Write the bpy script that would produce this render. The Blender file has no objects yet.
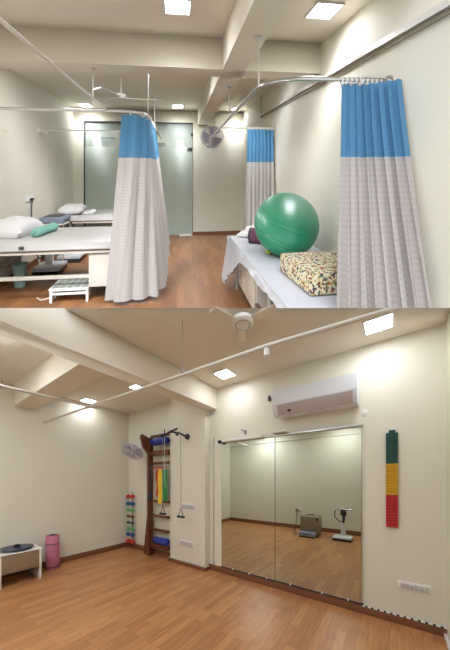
import bpy, bmesh, math, random
from mathutils import Vector, Matrix, noise
random.seed(7)
R = math.radians
PI = math.pi
S = bpy.context.scene
COL = S.collection

# ---------------------------------------------------------------- camera, world, exposure
cam_d = bpy.data.cameras.new('camera')
cam = bpy.data.objects.new('camera', cam_d)
COL.objects.link(cam)
S.camera = cam
cam.location = (0, 0, 1.32)
cam.rotation_euler = (R(90), 0, 0)
cam_d.sensor_fit = 'VERTICAL'
cam_d.sensor_height = 36
cam_d.lens = 232 / 650 * 36
cam_d.shift_y = 155 / 650
cam_d.clip_start = 0.02

world = bpy.data.worlds.new('world')
S.world = world
world.use_nodes = True
world.node_tree.nodes['Background'].inputs[0].default_value = (0.95, 0.96, 1.0, 1)
world.node_tree.nodes['Background'].inputs[1].default_value = 0.95
S.view_settings.view_transform = 'Standard'
S.view_settings.look = 'None'
S.view_settings.gamma = 1
S.view_settings.use_curve_mapping = False
S.view_settings.exposure = 0.72
LIGHT = 23.0          # radiance of every ceiling panel


# ---------------------------------------------------------------- the two storeys' own axes
class Frame:
    """Room axes (across, into the room, up) in metres from the storey's own corner."""
    def __init__(self, origin, e1, e2, e3):
        self.o = Vector(origin)
        self.m = Matrix((e1, e2, e3)).transposed()

    def p(self, v):
        return self.o + self.m @ Vector(v)

    def d(self, v):
        return self.m @ Vector(v)


# lower storey: p runs along the beam, q along the mirror wall
LO = Frame((0, 0, 0), (0.5796, 0.8149, 0), (0.8156, -0.5787, 0), (0, 0, 1))
# upper storey: a larger hall on a raked deck that climbs away from the void
UP = Frame((0, 0, -1.28), (1.98, 0.1964, 0.2625), (-0.2836, 1.3711, 1.8323), (0, 0, 2))
NOW = [LO]


# ---------------------------------------------------------------- materials
def lin(c):
    return tuple(((x / 255) / 12.92 if x / 255 <= 0.04045 else ((x / 255 + 0.055) / 1.055) ** 2.4) for x in c) + (1,)


MATS = {}


def mat(name, rgb, rough=0.6, metal=0.0, var=0.06, scale=6.0, bump=0.0, **kw):
    if name in MATS:
        return MATS[name]
    m = bpy.data.materials.new(name)
    m.use_nodes = True
    nt = m.node_tree
    b = nt.nodes['Principled BSDF']
    b.inputs['Roughness'].default_value = rough
    b.inputs['Metallic'].default_value = metal
    for k, v in kw.items():
        b.inputs[k.replace('_', ' ')].default_value = v
    at = nt.nodes.new('ShaderNodeAttribute'); at.attribute_name = 'rc'
    nz = nt.nodes.new('ShaderNodeTexNoise'); nz.inputs['Scale'].default_value = scale
    nz.inputs['Detail'].default_value = 4
    nt.links.new(at.outputs['Vector'], nz.inputs['Vector'])
    mx = nt.nodes.new('ShaderNodeMix'); mx.data_type = 'RGBA'
    c = lin(rgb)
    mx.inputs[6].default_value = tuple(x * (1 - var) for x in c[:3]) + (1,)
    mx.inputs[7].default_value = tuple(min(1, x * (1 + var)) for x in c[:3]) + (1,)
    nt.links.new(nz.outputs['Fac'], mx.inputs[0])
    nt.links.new(mx.outputs[2], b.inputs['Base Color'])
    if bump:
        bp = nt.nodes.new('ShaderNodeBump'); bp.inputs['Strength'].default_value = bump
        bp.inputs['Distance'].default_value = 0.01
        nt.links.new(nz.outputs['Fac'], bp.inputs['Height'])
        nt.links.new(bp.outputs['Normal'], b.inputs['Normal'])
    MATS[name] = m
    return m


def emit(name, rgb, strength):
    m = bpy.data.materials.new(name)
    m.use_nodes = True
    nt = m.node_tree
    b = nt.nodes['Principled BSDF']
    b.inputs['Base Color'].default_value = (0.8, 0.8, 0.8, 1)
    b.inputs['Emission Color'].default_value = lin(rgb)
    b.inputs['Emission Strength'].default_value = strength
    MATS[name] = m
    return m


def wood_floor(name, along, c1, c2, c3, w=0.075, l=0.45, rough=0.33):
    """Strip parquet print; along = index of the room axis the strips run along."""
    m = bpy.data.materials.new(name)
    m.use_nodes = True
    nt = m.node_tree
    N = nt.nodes.new
    L = nt.links.new
    b = nt.nodes['Principled BSDF']
    b.inputs['Roughness'].default_value = rough
    at = N('ShaderNodeAttribute'); at.attribute_name = 'rc'
    mp = N('ShaderNodeMapping')
    if along == 1:
        mp.inputs['Rotation'].default_value = (0, 0, R(90))
    L(at.outputs['Vector'], mp.inputs['Vector'])
    br = N('ShaderNodeTexBrick')
    br.inputs['Scale'].default_value = 1
    br.inputs['Brick Width'].default_value = l
    br.inputs['Row Height'].default_value = w
    br.inputs['Mortar Size'].default_value = 0.0012
    br.inputs['Mortar Smooth'].default_value = 0.6
    br.inputs['Bias'].default_value = 0.0
    br.offset = 0.37; br.offset_frequency = 2
    br.inputs['Color1'].default_value = lin(c1)
    br.inputs['Color2'].default_value = lin(c2)
    br.inputs['Mortar'].default_value = lin(c3)
    L(mp.outputs[0], br.inputs['Vector'])
    mp2 = N('ShaderNodeMapping'); mp2.inputs['Scale'].default_value = (5, 60, 5)
    L(mp.outputs[0], mp2.inputs['Vector'])
    nz = N('ShaderNodeTexNoise'); nz.inputs['Scale'].default_value = 1.0; nz.inputs['Detail'].default_value = 5
    L(mp2.outputs[0], nz.inputs['Vector'])
    rp = N('ShaderNodeMapRange'); rp.inputs[1].default_value = 0.3; rp.inputs[2].default_value = 0.7
    rp.inputs[3].default_value = 0.80; rp.inputs[4].default_value = 1.15
    L(nz.outputs['Fac'], rp.inputs[0])
    mu = N('ShaderNodeMix'); mu.data_type = 'RGBA'; mu.blend_type = 'MULTIPLY'; mu.inputs[0].default_value = 1
    L(br.outputs['Color'], mu.inputs[6])
    L(rp.outputs[0], mu.inputs[7])
    L(mu.outputs[2], b.inputs['Base Color'])
    MATS[name] = m
    return m


def stripes(name, c1, c2, axis, period, duty=0.5, rough=0.5):
    m = bpy.data.materials.new(name)
    m.use_nodes = True
    nt = m.node_tree
    N = nt.nodes.new
    L = nt.links.new
    b = nt.nodes['Principled BSDF']
    b.inputs['Roughness'].default_value = rough
    at = N('ShaderNodeAttribute'); at.attribute_name = 'rc'
    sp = N('ShaderNodeSeparateXYZ')
    L(at.outputs['Vector'], sp.inputs[0])
    a = N('ShaderNodeMath'); a.operation = 'DIVIDE'; a.inputs[1].default_value = period
    L(sp.outputs[axis], a.inputs[0])
    f = N('ShaderNodeMath'); f.operation = 'FRACT'; L(a.outputs[0], f.inputs[0])
    g = N('ShaderNodeMath'); g.operation = 'LESS_THAN'; g.inputs[1].default_value = duty
    L(f.outputs[0], g.inputs[0])
    mx = N('ShaderNodeMix'); mx.data_type = 'RGBA'
    mx.inputs[6].default_value = lin(c1); mx.inputs[7].default_value = lin(c2)
    L(g.outputs[0], mx.inputs[0]); L(mx.outputs[2], b.inputs['Base Color'])
    MATS[name] = m
    return m


def quilt(name, rgb, scale, alpha=1.0, depth=0.5, trans=0.25):
    """Woven curtain cloth with a small lozenge weave."""
    m = bpy.data.materials.new(name)
    m.use_nodes = True
    nt = m.node_tree
    N = nt.nodes.new
    L = nt.links.new
    b = nt.nodes['Principled BSDF']
    b.inputs['Roughness'].default_value = 0.85
    b.inputs['Alpha'].default_value = alpha
    uv = N('ShaderNodeUVMap'); uv.uv_map = 'UVMap'
    mp = N('ShaderNodeMapping'); mp.inputs['Rotation'].default_value = (0, 0, R(45))
    mp.inputs['Scale'].default_value = (scale, scale, scale)
    L(uv.outputs[0], mp.inputs['Vector'])
    ck = N('ShaderNodeTexChecker'); ck.inputs['Scale'].default_value = 1
    c = lin(rgb)
    ck.inputs['Color1'].default_value = c
    ck.inputs['Color2'].default_value = tuple(x * (1 - 0.22 * depth) for x in c[:3]) + (1,)
    L(mp.outputs[0], ck.inputs['Vector'])
    L(ck.outputs['Color'], b.inputs['Base Color'])
    bp = N('ShaderNodeBump'); bp.inputs['Strength'].default_value = depth; bp.inputs['Distance'].default_value = 0.01
    L(ck.outputs['Fac'], bp.inputs['Height']); L(bp.outputs['Normal'], b.inputs['Normal'])
    tr = N('ShaderNodeBsdfTranslucent')
    L(ck.outputs['Color'], tr.inputs['Color'])
    ms = N('ShaderNodeMixShader'); ms.inputs[0].default_value = trans
    L(b.outputs[0], ms.inputs[1]); L(tr.outputs[0], ms.inputs[2])
    L(ms.outputs[0], nt.nodes['Material Output'].inputs['Surface'])
    MATS[name] = m
    return m


def patchwork(name):
    m = bpy.data.materials.new(name)
    m.use_nodes = True
    nt = m.node_tree
    N = nt.nodes.new
    L = nt.links.new
    b = nt.nodes['Principled BSDF']; b.inputs['Roughness'].default_value = 0.8
    at = N('ShaderNodeAttribute'); at.attribute_name = 'rc'
    vo = N('ShaderNodeTexVoronoi'); vo.inputs['Scale'].default_value = 85; vo.inputs['Randomness'].default_value = 0.35
    L(at.outputs['Vector'], vo.inputs['Vector'])
    sp = N('ShaderNodeSeparateColor'); L(vo.outputs['Color'], sp.inputs[0])
    cr = N('ShaderNodeValToRGB'); cr.color_ramp.interpolation = 'CONSTANT'
    pal = [(0, (225, 215, 185)), (0.3, (190, 160, 90)), (0.42, (235, 228, 205)), (0.6, (150, 60, 55)), (0.7, (215, 195, 140)),
           (0.82, (70, 110, 90)), (0.9, (70, 60, 85))]
    e = cr.color_ramp.elements
    e[0].position = 0; e[0].color = lin(pal[0][1])
    e[1].position = pal[1][0]; e[1].color = lin(pal[1][1])
    for p_, c_ in pal[2:]:
        q = e.new(p_); q.color = lin(c_)
    L(sp.outputs[0], cr.inputs[0]); L(cr.outputs[0], b.inputs['Base Color'])
    MATS[name] = m
    return m


WALL = mat('cream_wall_paint', (224, 221, 206), 0.55, var=0.02, scale=1.5)
CEIL = mat('ceiling_paint', (230, 223, 208), 0.8, var=0.02, scale=1.0)
FLO_LO = wood_floor('wood_strip_floor', 0, (192, 138, 90), (168, 114, 72), (134, 92, 58))
FLO_UP = wood_floor('wood_strip_floor_upper', 1, (172, 120, 74), (146, 98, 60), (116, 78, 48), rough=0.42)
SKIRT = mat('brown_skirting', (128, 84, 58), 0.45, scale=20)
SKIRT_CAP = stripes('black_white_edging', (222, 220, 214), (34, 30, 28), 1, 0.05, 0.42)
SKIRT_CAPP = stripes('black_white_edging_side', (222, 220, 214), (34, 30, 28), 0, 0.05, 0.42)
PIPE = mat('grey_painted_pipe', (214, 210, 202), 0.35, var=0.03)
WHITE = mat('white_plastic', (232, 230, 226), 0.35, var=0.02)
LILAC = mat('lilac_white_plastic', (222, 226, 232), 0.3, var=0.02)
CHROME = mat('brushed_steel', (190, 190, 186), 0.25, 0.9, var=0.05)
BLACK = mat('black_plastic', (22, 22, 26), 0.4, var=0.1)
DARK = mat('dark_grey', (58, 56, 58), 0.5)
MIRROR = mat('mirror_glass', (206, 212, 204), 0.0, 1.0, var=0.0)
PANEL = emit('lit_panel', (246, 250, 255), LIGHT)
PANEL_FAR = emit('dim_lit_panel', (246, 250, 255), 15)
CREAMV = mat('cream_vinyl', (194, 191, 188), 0.4, var=0.03)
LINEN = mat('white_linen', (226, 224, 224), 0.9, var=0.03, scale=20, bump=0.3)
BEDMETAL = mat('grey_white_metal', (196, 190, 178), 0.4, var=0.03)
BROWNF = mat('brown_bed_frame', (120, 100, 84), 0.5)
CABW = mat('off_white_laminate', (214, 204, 192), 0.45, var=0.02)
GREENBALL = mat('green_rubber', (44, 146, 108), 0.34, var=0.05, scale=3)
TEAL = mat('teal_towelling', (128, 182, 166), 0.95, var=0.15, scale=40, bump=0.6)
WOODD = mat('dark_red_wood', (104, 58, 36), 0.45, var=0.2, scale=14)
WOODG = mat('grey_oak_laminate', (146, 124, 100), 0.5, var=0.15, scale=18)
BLUEROLL = mat('blue_vinyl', (30, 52, 150), 0.4)
REDB = mat('red_latex', (186, 44, 44), 0.5)
YELB = mat('yellow_latex', (226, 190, 40), 0.5)
GRNB = mat('green_latex', (24, 138, 74), 0.5)
PINK = mat('pink_foam', (196, 120, 146), 0.8, var=0.08, scale=30, bump=0.3)
NAVY = mat('navy_rubber', (36, 44, 72), 0.35)
BOARDG = mat('bottle_green_plastic', (18, 76, 66), 0.5)
BOARDY = mat('amber_plastic', (214, 168, 22), 0.5)
BOARDR = mat('crimson_plastic', (190, 34, 44), 0.5)
STEEL = mat('dull_steel', (150, 140, 126), 0.4, 0.6)
BLUECL = quilt('blue_net', (92, 152, 194), 60, alpha=0.95, depth=0.35, trans=0.15)
PALEBL = quilt('pale_blue_net', (120, 178, 200), 60, alpha=0.8, depth=0.3, trans=0.4)
WHITECL = quilt('white_lozenge_cloth', (208, 202, 198), 46, depth=0.45, trans=0.18)
PATCH = patchwork('patchwork_cloth')
PLASTIC_SHEET = mat('clear_plastic_sheet', (226, 228, 232), 0.25, var=0.02, Alpha=0.5)
SHEET = mat('pale_bed_sheet', (206, 208, 216), 0.5, var=0.05, scale=14, bump=0.5)
FROST = mat('frosted_glass', (196, 206, 194), 0.42, var=0.04, scale=1.2, Transmission_Weight=0.25, Specular_IOR_Level=0.15)
CLEARG = mat('clear_glass', (214, 226, 220), 0.05, var=0.0, Alpha=0.22)
PURPLE = mat('plum_foam', (98, 44, 74), 0.6)
BIN = mat('pale_teal_plastic', (172, 204, 194), 0.35, Alpha=0.75)


# ---------------------------------------------------------------- mesh helpers
WORLD = {}      # object -> its world location


def link(o, parent, world):
    COL.objects.link(o)
    WORLD[o] = world.copy()
    if parent is not None:
        o.parent = parent
        o.location = world - WORLD[parent]
    else:
        o.location = world
    return o


def tag(o, label=None, cat=None, group=None, kind=None):
    for k, v in (('label', label), ('category', cat), ('group', group), ('kind', kind)):
        if v:
            o[k] = v
    return o


def thing(name, label, cat, base, group=None):
    o = bpy.data.objects.new(name, None)
    o.empty_display_size = 0.1
    link(o, None, NOW[0].p(base))
    return tag(o, label, cat, group)


def mk(name, bm, m, parent=None, label=None, cat=None, group=None, kind=None, cut=None, flat=False):
    bmesh.ops.recalc_face_normals(bm, faces=bm.faces) if not flat else None
    for e in bm.edges:
        if len(e.link_faces) == 2 and e.calc_face_angle(0) > R(38):
            e.smooth = False
    for f in bm.faces:
        f.smooth = True
    rc = bm.verts.layers.float_vector.new('rc')
    fr = NOW[0]
    for v in bm.verts:
        v[rc] = v.co.copy()
        v.co = fr.p(v.co)
    if cut:                                     # trim to the splayed edge of the void
        bmesh.ops.bisect_plane(bm, geom=bm.verts[:] + bm.edges[:] + bm.faces[:], plane_co=cut[0], plane_no=cut[1], clear_outer=True)
        ed = [e for e in bm.edges if e.is_boundary]
        if ed:
            bmesh.ops.holes_fill(bm, edges=ed)
        for v in bm.verts:
            v[rc] = (fr.m.inverted() @ (v.co - fr.o))
    lo = Vector([min(v.co[i] for v in bm.verts) for i in range(3)])
    hi = Vector([max(v.co[i] for v in bm.verts) for i in range(3)])
    c = Vector(((lo.x + hi.x) / 2, (lo.y + hi.y) / 2, lo.z))
    for v in bm.verts:
        v.co -= c
    me = bpy.data.meshes.new(name)
    bm.to_mesh(me)
    bm.free()
    for mm in (m if isinstance(m, (list, tuple)) else [m]):
        me.materials.append(mm)
    o = bpy.data.objects.new(name, me)
    link(o, parent, c)
    return tag(o, label, cat, group, kind)


def B():
    return bmesh.new()


def box(bm, x0, x1, y0, y1, z0, z1, bev=0.0, seg=2):
    vs = [bm.verts.new((x, y, z)) for x in (x0, x1) for y in (y0, y1) for z in (z0, z1)]
    fs = []
    for idx in ((0, 1, 3, 2), (4, 6, 7, 5), (0, 4, 5, 1), (2, 3, 7, 6), (0, 2, 6, 4), (1, 5, 7, 3)):
        fs.append(bm.faces.new([vs[i] for i in idx]))
    if bev:
        es = {e for f in fs for e in f.edges}
        bmesh.ops.bevel(bm, geom=list(es), offset=bev, segments=seg, affect='EDGES', profile=0.5)
    return bm


def prism(bm, pts, axis, a0, a1):
    """Extrude a 2D outline (in the other two axes, in order) along axis."""
    def mkv(p, a):
        c = list(p); c.insert(axis, a)
        return bm.verts.new(c)
    n = len(pts)
    A = [mkv(p, a0) for p in pts]
    Bv = [mkv(p, a1) for p in pts]
    bm.faces.new(A)
    bm.faces.new(Bv[::-1])
    for i in range(n):
        bm.faces.new((A[i], Bv[i], Bv[(i + 1) % n], A[(i + 1) % n]))
    return bm


def tube(bm, pts, r, n=10, closed=False):
    pts = [Vector(p) for p in pts]
    rs = r if isinstance(r, (list, tuple)) else [r] * len(pts)
    up = None
    rings = []
    k = len(pts)
    for i, p in enumerate(pts):
        if closed:
            t = (pts[(i + 1) % k] - pts[i - 1]).normalized()
        else:
            t = ((pts[min(i + 1, k - 1)] - pts[max(i - 1, 0)])).normalized()
        if up is None:
            up = Vector((0, 0, 1)) if abs(t.z) < 0.9 else Vector((1, 0, 0))
        s = t.cross(up)
        if s.length < 1e-5:
            s = t.cross(Vector((1, 0.3, 0)))
        s.normalize()
        up = s.cross(t).normalized()
        rings.append([bm.verts.new(p + (s * math.cos(2 * PI * j / n) + up * math.sin(2 * PI * j / n)) * rs[i]) for j in range(n)])
    m = k if closed else k - 1
    for i in range(m):
        a, b = rings[i], rings[(i + 1) % k]
        for j in range(n):
            bm.faces.new((a[j], a[(j + 1) % n], b[(j + 1) % n], b[j]))
    if not closed:
        bm.faces.new(rings[0][::-1])
        bm.faces.new(rings[-1])
    return bm


def lathe(bm, prof, c, axis=(0, 0, 1), n=28):
    """prof = [(radius, height)...] around axis through c; closed at both ends."""
    ax = Vector(axis).normalized()
    t = Vector((1, 0, 0)) if abs(ax.x) < 0.8 else Vector((0, 1, 0))
    s = ax.cross(t).normalized()
    u = ax.cross(s)
    c = Vector(c)
    rings = [[bm.verts.new(c + ax * h + (s * math.cos(2 * PI * j / n) + u * math.sin(2 * PI * j / n)) * max(r, 1e-4)) for j in range(n)] for r, h in prof]
    for a, b in zip(rings, rings[1:]):
        for j in range(n):
            bm.faces.new((a[j], a[(j + 1) % n], b[(j + 1) % n], b[j]))
    bm.faces.new(rings[0][::-1])
    bm.faces.new(rings[-1])
    return bm


def ball(bm, c, r, n=24, sc=(1, 1, 1)):
    g = bmesh.ops.create_uvsphere(bm, u_segments=n, v_segments=n // 2, radius=r)
    for v in g['verts']:
        v.co = Vector((v.co.x * sc[0], v.co.y * sc[1], v.co.z * sc[2])) + Vector(c)
    return bm


def rot(bm, c, ang, axis='Z'):
    bmesh.ops.rotate(bm, verts=bm.verts, cent=c, matrix=Matrix.Rotation(ang, 3, axis))
    return bm


def sheet(fn, nu, nv, thick=0.004, uvs=(1, 1)):
    """A cloth surface fn(s,t) with thickness and a UV map in metres."""
    bm = B()
    uv = bm.loops.layers.uv.new('UVMap')
    g = [[bm.verts.new(fn(i / nu, j / nv)) for j in range(nv + 1)] for i in range(nu + 1)]
    for i in range(nu):
        for j in range(nv):
            f = bm.faces.new((g[i][j], g[i + 1][j], g[i + 1][j + 1], g[i][j + 1]))
            for l, (a, b) in zip(f.loops, ((i, j), (i + 1, j), (i + 1, j + 1), (i, j + 1))):
                l[uv].uv = (a / nu * uvs[0], b / nv * uvs[1])
    bmesh.ops.recalc_face_normals(bm, faces=bm.faces)
    if thick:                                   # second skin offset along the vertex normals, rim closed
        bm.normal_update()
        back = {v: bm.verts.new(v.co - v.normal * thick) for v in list(bm.verts)}
        rim = [e for e in bm.edges if e.is_boundary]
        for f in list(bm.faces):
            nf_ = bm.faces.new([back[v] for v in reversed(f.verts)])
            for l in nf_.loops:
                for k in f.loops:
                    if back[k.vert] is l.vert:
                        l[uv].uv = k[uv].uv
        for e in rim:
            a, c = e.verts
            bm.faces.new((a, c, back[c], back[a]))
    return bm


def dup(o, delta, label=None, group=None, parent=None, fr=None):
    """Copy a thing with its parts and sub-parts; delta in room metres."""
    fr = fr or NOW[0]
    c = o.copy()
    COL.objects.link(c)
    if parent is not None:
        c.parent = parent
    else:
        c.location = o.location + fr.d(delta)
        WORLD[c] = WORLD[o] + fr.d(delta)
    if label:
        c['label'] = label
    if group:
        c['group'] = group
    for ch in o.children:
        dup(ch, (0, 0, 0), parent=c, fr=fr)
    return c


def poly_path(pts, s):
    """Point at fraction s along a polyline."""
    pts = [Vector(p) for p in pts]
    ls = [(b - a).length for a, b in zip(pts, pts[1:])]
    tot = sum(ls) * min(max(s, 0), 1)
    for a, b, l in zip(pts, pts[1:], ls):
        if tot <= l or (a, b) == (pts[-2], pts[-1]):
            t = min(tot / l, 1)
            return a.lerp(b, t), (b - a).normalized()
        tot -= l
    return pts[-1], (pts[-1] - pts[-2]).normalized()


# ================================================================= LOWER STOREY : setting
NOW[0] = LO
CUT = (Vector((0, 0, 1.32)), Vector((0, -0.7414, 1)).normalized())     # splayed edge of the void in the slab
P0, P1, Q0, Q1, HT = -1.0, 2.68, -4.28, 0.39, 2.65

mk('floor', box(B(), P0, P1, Q0, Q1, -0.08, 0), FLO_LO, kind='structure')
mk('wall_right', box(B(), P0, P1, Q1, Q1 + 0.06, 0, HT), WALL, kind='structure')
mk('wall_back', box(B(), P1, P1 + 0.06, Q0 - 0.06, Q1 + 0.06, 0, HT), WALL, kind='structure')
mk('wall_left', box(B(), P0, P1, Q0 - 0.06, Q0, 0, HT), WALL, kind='structure')
mk('wall_front', box(B(), P0 - 0.06, P0, Q0 - 0.06, Q1 + 0.06, 0, HT), WALL, kind='structure')
mk('ceiling', box(B(), P0 - 0.06, P1 + 0.06, Q0 - 0.06, Q1 + 0.06, HT, HT + 0.05), CEIL, kind='structure', cut=CUT)
mk('ceiling_rear', box(B(), P0 - 0.06, P1, Q0 - 0.06, Q1 + 0.06, HT, HT + 0.05), CEIL, kind='structure',
   cut=(Vector((0, 0.45, 0)), Vector((0, 1, 0))))
mk('wall_pillar', box(B(), 2.58, P1, -2.93, -2.19, 0, HT), WALL, kind='structure')
mk('trim_beam', box(B(), P0, P1, -2.25, -2.05, 2.35, HT), CEIL, kind='structure', cut=CUT)
mk('trim_cross_beam', box(B(), 0.93, 1.17, Q0, -2.25, 2.35, HT), CEIL, kind='structure', cut=CUT)

# brown skirting with its black-and-white edging strip
def skirt(name, x0, x1, y0, y1, capm, h=0.07):
    o = mk(name, box(B(), x0, x1, y0, y1, 0, h, 0.003), SKIRT, kind='structure')
    if capm:
        mk('edging', box(B(), x0, x1, y0, y1, h, h + 0.007, 0.002), capm, o)
skirt('baseboard_mirror', 2.655, P1, -2.19, -0.23, None, 0.081)
skirt('baseboard_back', 2.655, P1, -0.23, Q1, SKIRT_CAP)
mk('corner_strip', box(B(), 2.672, 2.68, -2.108, -2.096, 0.08, 1.95, 0.002), CHROME, None, 'thin grey vertical strip on the wall between the pillar and the mirror', 'strip')
skirt('baseboard_pillar', 2.555, 2.58, -2.955, -2.165, SKIRT_CAP, 0.055)
skirt('baseboard_pillar_side', 2.58, 2.655, -2.19, -2.165, SKIRT_CAPP, 0.055)
skirt('baseboard_alcove', 2.655, P1, Q0, -2.93, None, 0.085)
skirt('baseboard_left', P0, 2.655, Q0, Q0 + 0.025, None, 0.085)
skirt('baseboard_front', P0, P0 + 0.02, Q0, Q1, None, 0.10)
bm = box(B(), 0.4, 2.655, Q1 - 0.022, Q1, 0, 0.035, 0.003)
mk('baseboard_right', bm, WHITE, kind='structure')


def ceiling_panel(x, y, z, size, label, sy=None, pm=None):
    sy = sy or size
    t = thing('ceiling_light', label, 'light', (x, y, z))
    h, g = size / 2, sy / 2
    b = B()
    for a in ((x - h - .012, x - h, y - g - .012, y + g + .012), (x + h, x + h + .012, y - g - .012, y + g + .012),
              (x - h, x + h, y - g - .012, y - g), (x - h, x + h, y + g, y + g + .012)):
        box(b, *a, z - 0.014, z)
    mk('frame', b, WHITE, t)
    mk('diffuser', box(B(), x - h, x + h, y - g, y + g, z - 0.011, z - 0.001), pm or PANEL, t)
    return t


ceiling_panel(2.36, -0.08, HT, 0.19, 'bright square ceiling light above the air conditioner end nearest the coloured wall board')
ceiling_panel(2.36, -1.68, HT, 0.19, 'square ceiling light between the ceiling fan and the wall mirror')
ceiling_panel(0.42, -2.96, HT, 0.19, 'ceiling light cut by the left edge, in the bay before the cross beam')
ceiling_panel(1.84, -4.10, HT, 0.17, 'ceiling light glowing beside the pipe crossing near the left wall')
ceiling_panel(1.985, -2.945, HT, 0.16, 'small ceiling light showing either side of the pipe near the pillar')
ceiling_panel(-0.45, -0.9, HT, 0.38, 'added fill panel, out of view, over the rear of the mirrored room')  # unseen fill behind the camera, added to even out the walls
ceiling_panel(-0.45, -2.9, HT, 0.42, 'added fill panel, out of view, over the rear left of the mirrored room')  # second unseen fill, added to brighten the left wall

# overhead pipes
t = thing('ceiling_rail', 'long grey pipe rail slanting under the ceiling past the ceiling fan', 'rail', (1.35, -3.0, 2.2))
b = B(); tube(b, [(1.29, -4.28, 2.2), (1.34, -2.5, 2.2), (1.40, -0.66, 2.2), (1.47, -0.02, 2.2), (1.50, 0.39, 2.2)], 0.0135)
mk('pipe', b, PIPE, t, cut=(CUT[0], CUT[1]))
b = B(); tube(b, [(1.365, -1.40, 2.2), (1.365, -1.40, 2.65)], 0.003, 6)
lathe(b, [(0.012, 0), (0.012, 0.03)], (1.365, -1.40, 2.21), n=10)
mk('hanger_rod', b, STEEL, t)
b = B(); lathe(b, [(0.018, 0), (0.018, 0.045), (0.01, 0.05)], (1.40, -0.66, 2.135), n=14)
mk('clip', b, WHITE, t, label='small white clip under the pipe')
b = B(); lathe(b, [(0.03, 0), (0.03, 0.012)], (1.29, -4.28, 2.2), (0, 1, 0), 14)
mk('wall_flange', b, PIPE, t)
b = B(); tube(b, [(0.1, -2.96, 2.2), (0.55, -2.965, 2.2), (1.42, -2.92, 2.2)], 0.0135)
mk('side_rail', b, PIPE, None, 'shorter grey pipe rail crossing the left bay from the left edge', 'rail', cut=(CUT[0], CUT[1]))

# ================================================================= LOWER STOREY : mirror wall
t = thing('wall_mirror', 'large frameless wall mirror reflecting the empty wooden floor', 'mirror', (2.66, -1.08, 0.085))
for i, (a, c) in enumerate(((-1.95, -1.143), (-1.138, -0.235))):
    mk('mirror_panel', box(B(), 2.656, 2.664, a, c, 0.10, 1.845), MIRROR, t)
b = box(B(), 2.650, 2.68, -1.955, -0.215, 0.083, 0.099, 0.002)
mk('bottom_channel', b, DARK, t)
b = box(B(), 2.640, 2.68, -1.955, -0.215, 1.847, 1.875, 0.003)
mk('top_channel', b, CHROME, t)
for q in (-0.231,):
    mk('side_strip', box(B(), 2.656, 2.68, q - 0.004, q + 0.004, 0.083, 1.875), CHROME, t)
mk('joint_strip', box(B(), 2.653, 2.656, -1.143, -1.138, 0.10, 1.845), DARK, t)
for q in (-1.75, -1.5, -1.25, -0.95, -0.6, -0.35):
    mk('clip', box(B(), 2.644, 2.652, q - 0.008, q + 0.008, 0.090, 0.108, 0.002), WHITE, t)
t = thing('curtain_track', 'short white curtain track bracket on top of the mirror by the pillar', 'track', (2.62, -1.75, 1.88))
mk('arm', box(B(), 2.60, 2.64, -1.95, -1.30, 1.845, 1.880, 0.004), WHITE, t)
mk('end_cap', box(B(), 2.585, 2.62, -1.965, -1.91, 1.83, 1.875, 0.006), BLACK, t)
mk('cover', box(B(), 2.57, 2.66, -1.16, -0.98, 1.878, 1.905, 0.008), WHITE, t)
t = thing('wall_hook', 'small grey coat hook above the mirror left of the air conditioner', 'hook', (2.67, -1.565, 1.93))
mk('plate', box(B(), 2.668, 2.68, -1.578, -1.552, 1.925, 1.985, 0.003), CHROME, t)
b = B(); tube(b, [(2.67, -1.565, 1.97), (2.63, -1.575, 1.965), (2.61, -1.59, 1.985)], 0.006, 8)
tube(b, [(2.67, -1.565, 1.945), (2.635, -1.555, 1.93), (2.62, -1.55, 1.945)], 0.006, 8)
mk('prong', b, DARK, t)

# air conditioner
t = thing('air_conditioner', 'long white split air conditioner mounted above the wall mirror', 'air conditioner', (2.6, -0.65, 2.04))
prof = [(2.68, 2.06), (2.68, 2.33), (2.52, 2.335), (2.475, 2.31), (2.462, 2.27), (2.458, 2.15), (2.468, 2.10), (2.50, 2.055), (2.56, 2.04)]
b = B(); prism(b, prof, 1, 0, 1)
for v in b.verts:
    v.co.y = -1.09 if v.co.y < 0.5 else -0.25
mk('body', b, LILAC, t)
b = B(); prism(b, [(2.456, 2.165), (2.452, 2.165), (2.452, 2.318), (2.470, 2.325), (2.474, 2.319), (2.457, 2.312)], 1, -1.086, -0.254)
mk('front_panel', b, LILAC, t)
b = B(); prism(b, [(2.450, 2.155), (2.461, 2.105), (2.497, 2.052), (2.503, 2.055), (2.469, 2.108), (2.456, 2.155)], 1, -1.03, -0.285)
mk('louvre', b, mat('grey_lilac_plastic', (184, 172, 172), 0.4), t)
b = box(B(), 2.447, 2.456, -0.77, -0.755, 2.19, 2.20); box(b, 2.447, 2.456, -0.835, -0.775, 2.19, 2.196)
mk('badge', b, WHITE, t)
b = B(); ball(b, (2.475, -0.90, 2.083), 0.013, 12, (1, 1.6, 0.9))
mk('sensor', b, BLACK, t)
b = box(B(), 2.655, 2.68, -1.235, -1.20, 2.30, 2.345, 0.003); box(b, 2.65, 2.66, -1.23, -1.205, 2.335, 2.365, 0.003)
mk('wall_socket', b, DARK, None, 'tiny dark socket on the wall at the left end of the air conditioner', 'socket')
b = B(); lathe(b, [(0.032, 0), (0.032, 0.006), (0.012, 0.012)], (2.68, -0.205, 1.985), (-1, 0, 0), 20)
mk('blanking_cover', b, WHITE, None, 'small round white cap on the wall below the air conditioner corner', 'wall cover')

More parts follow.
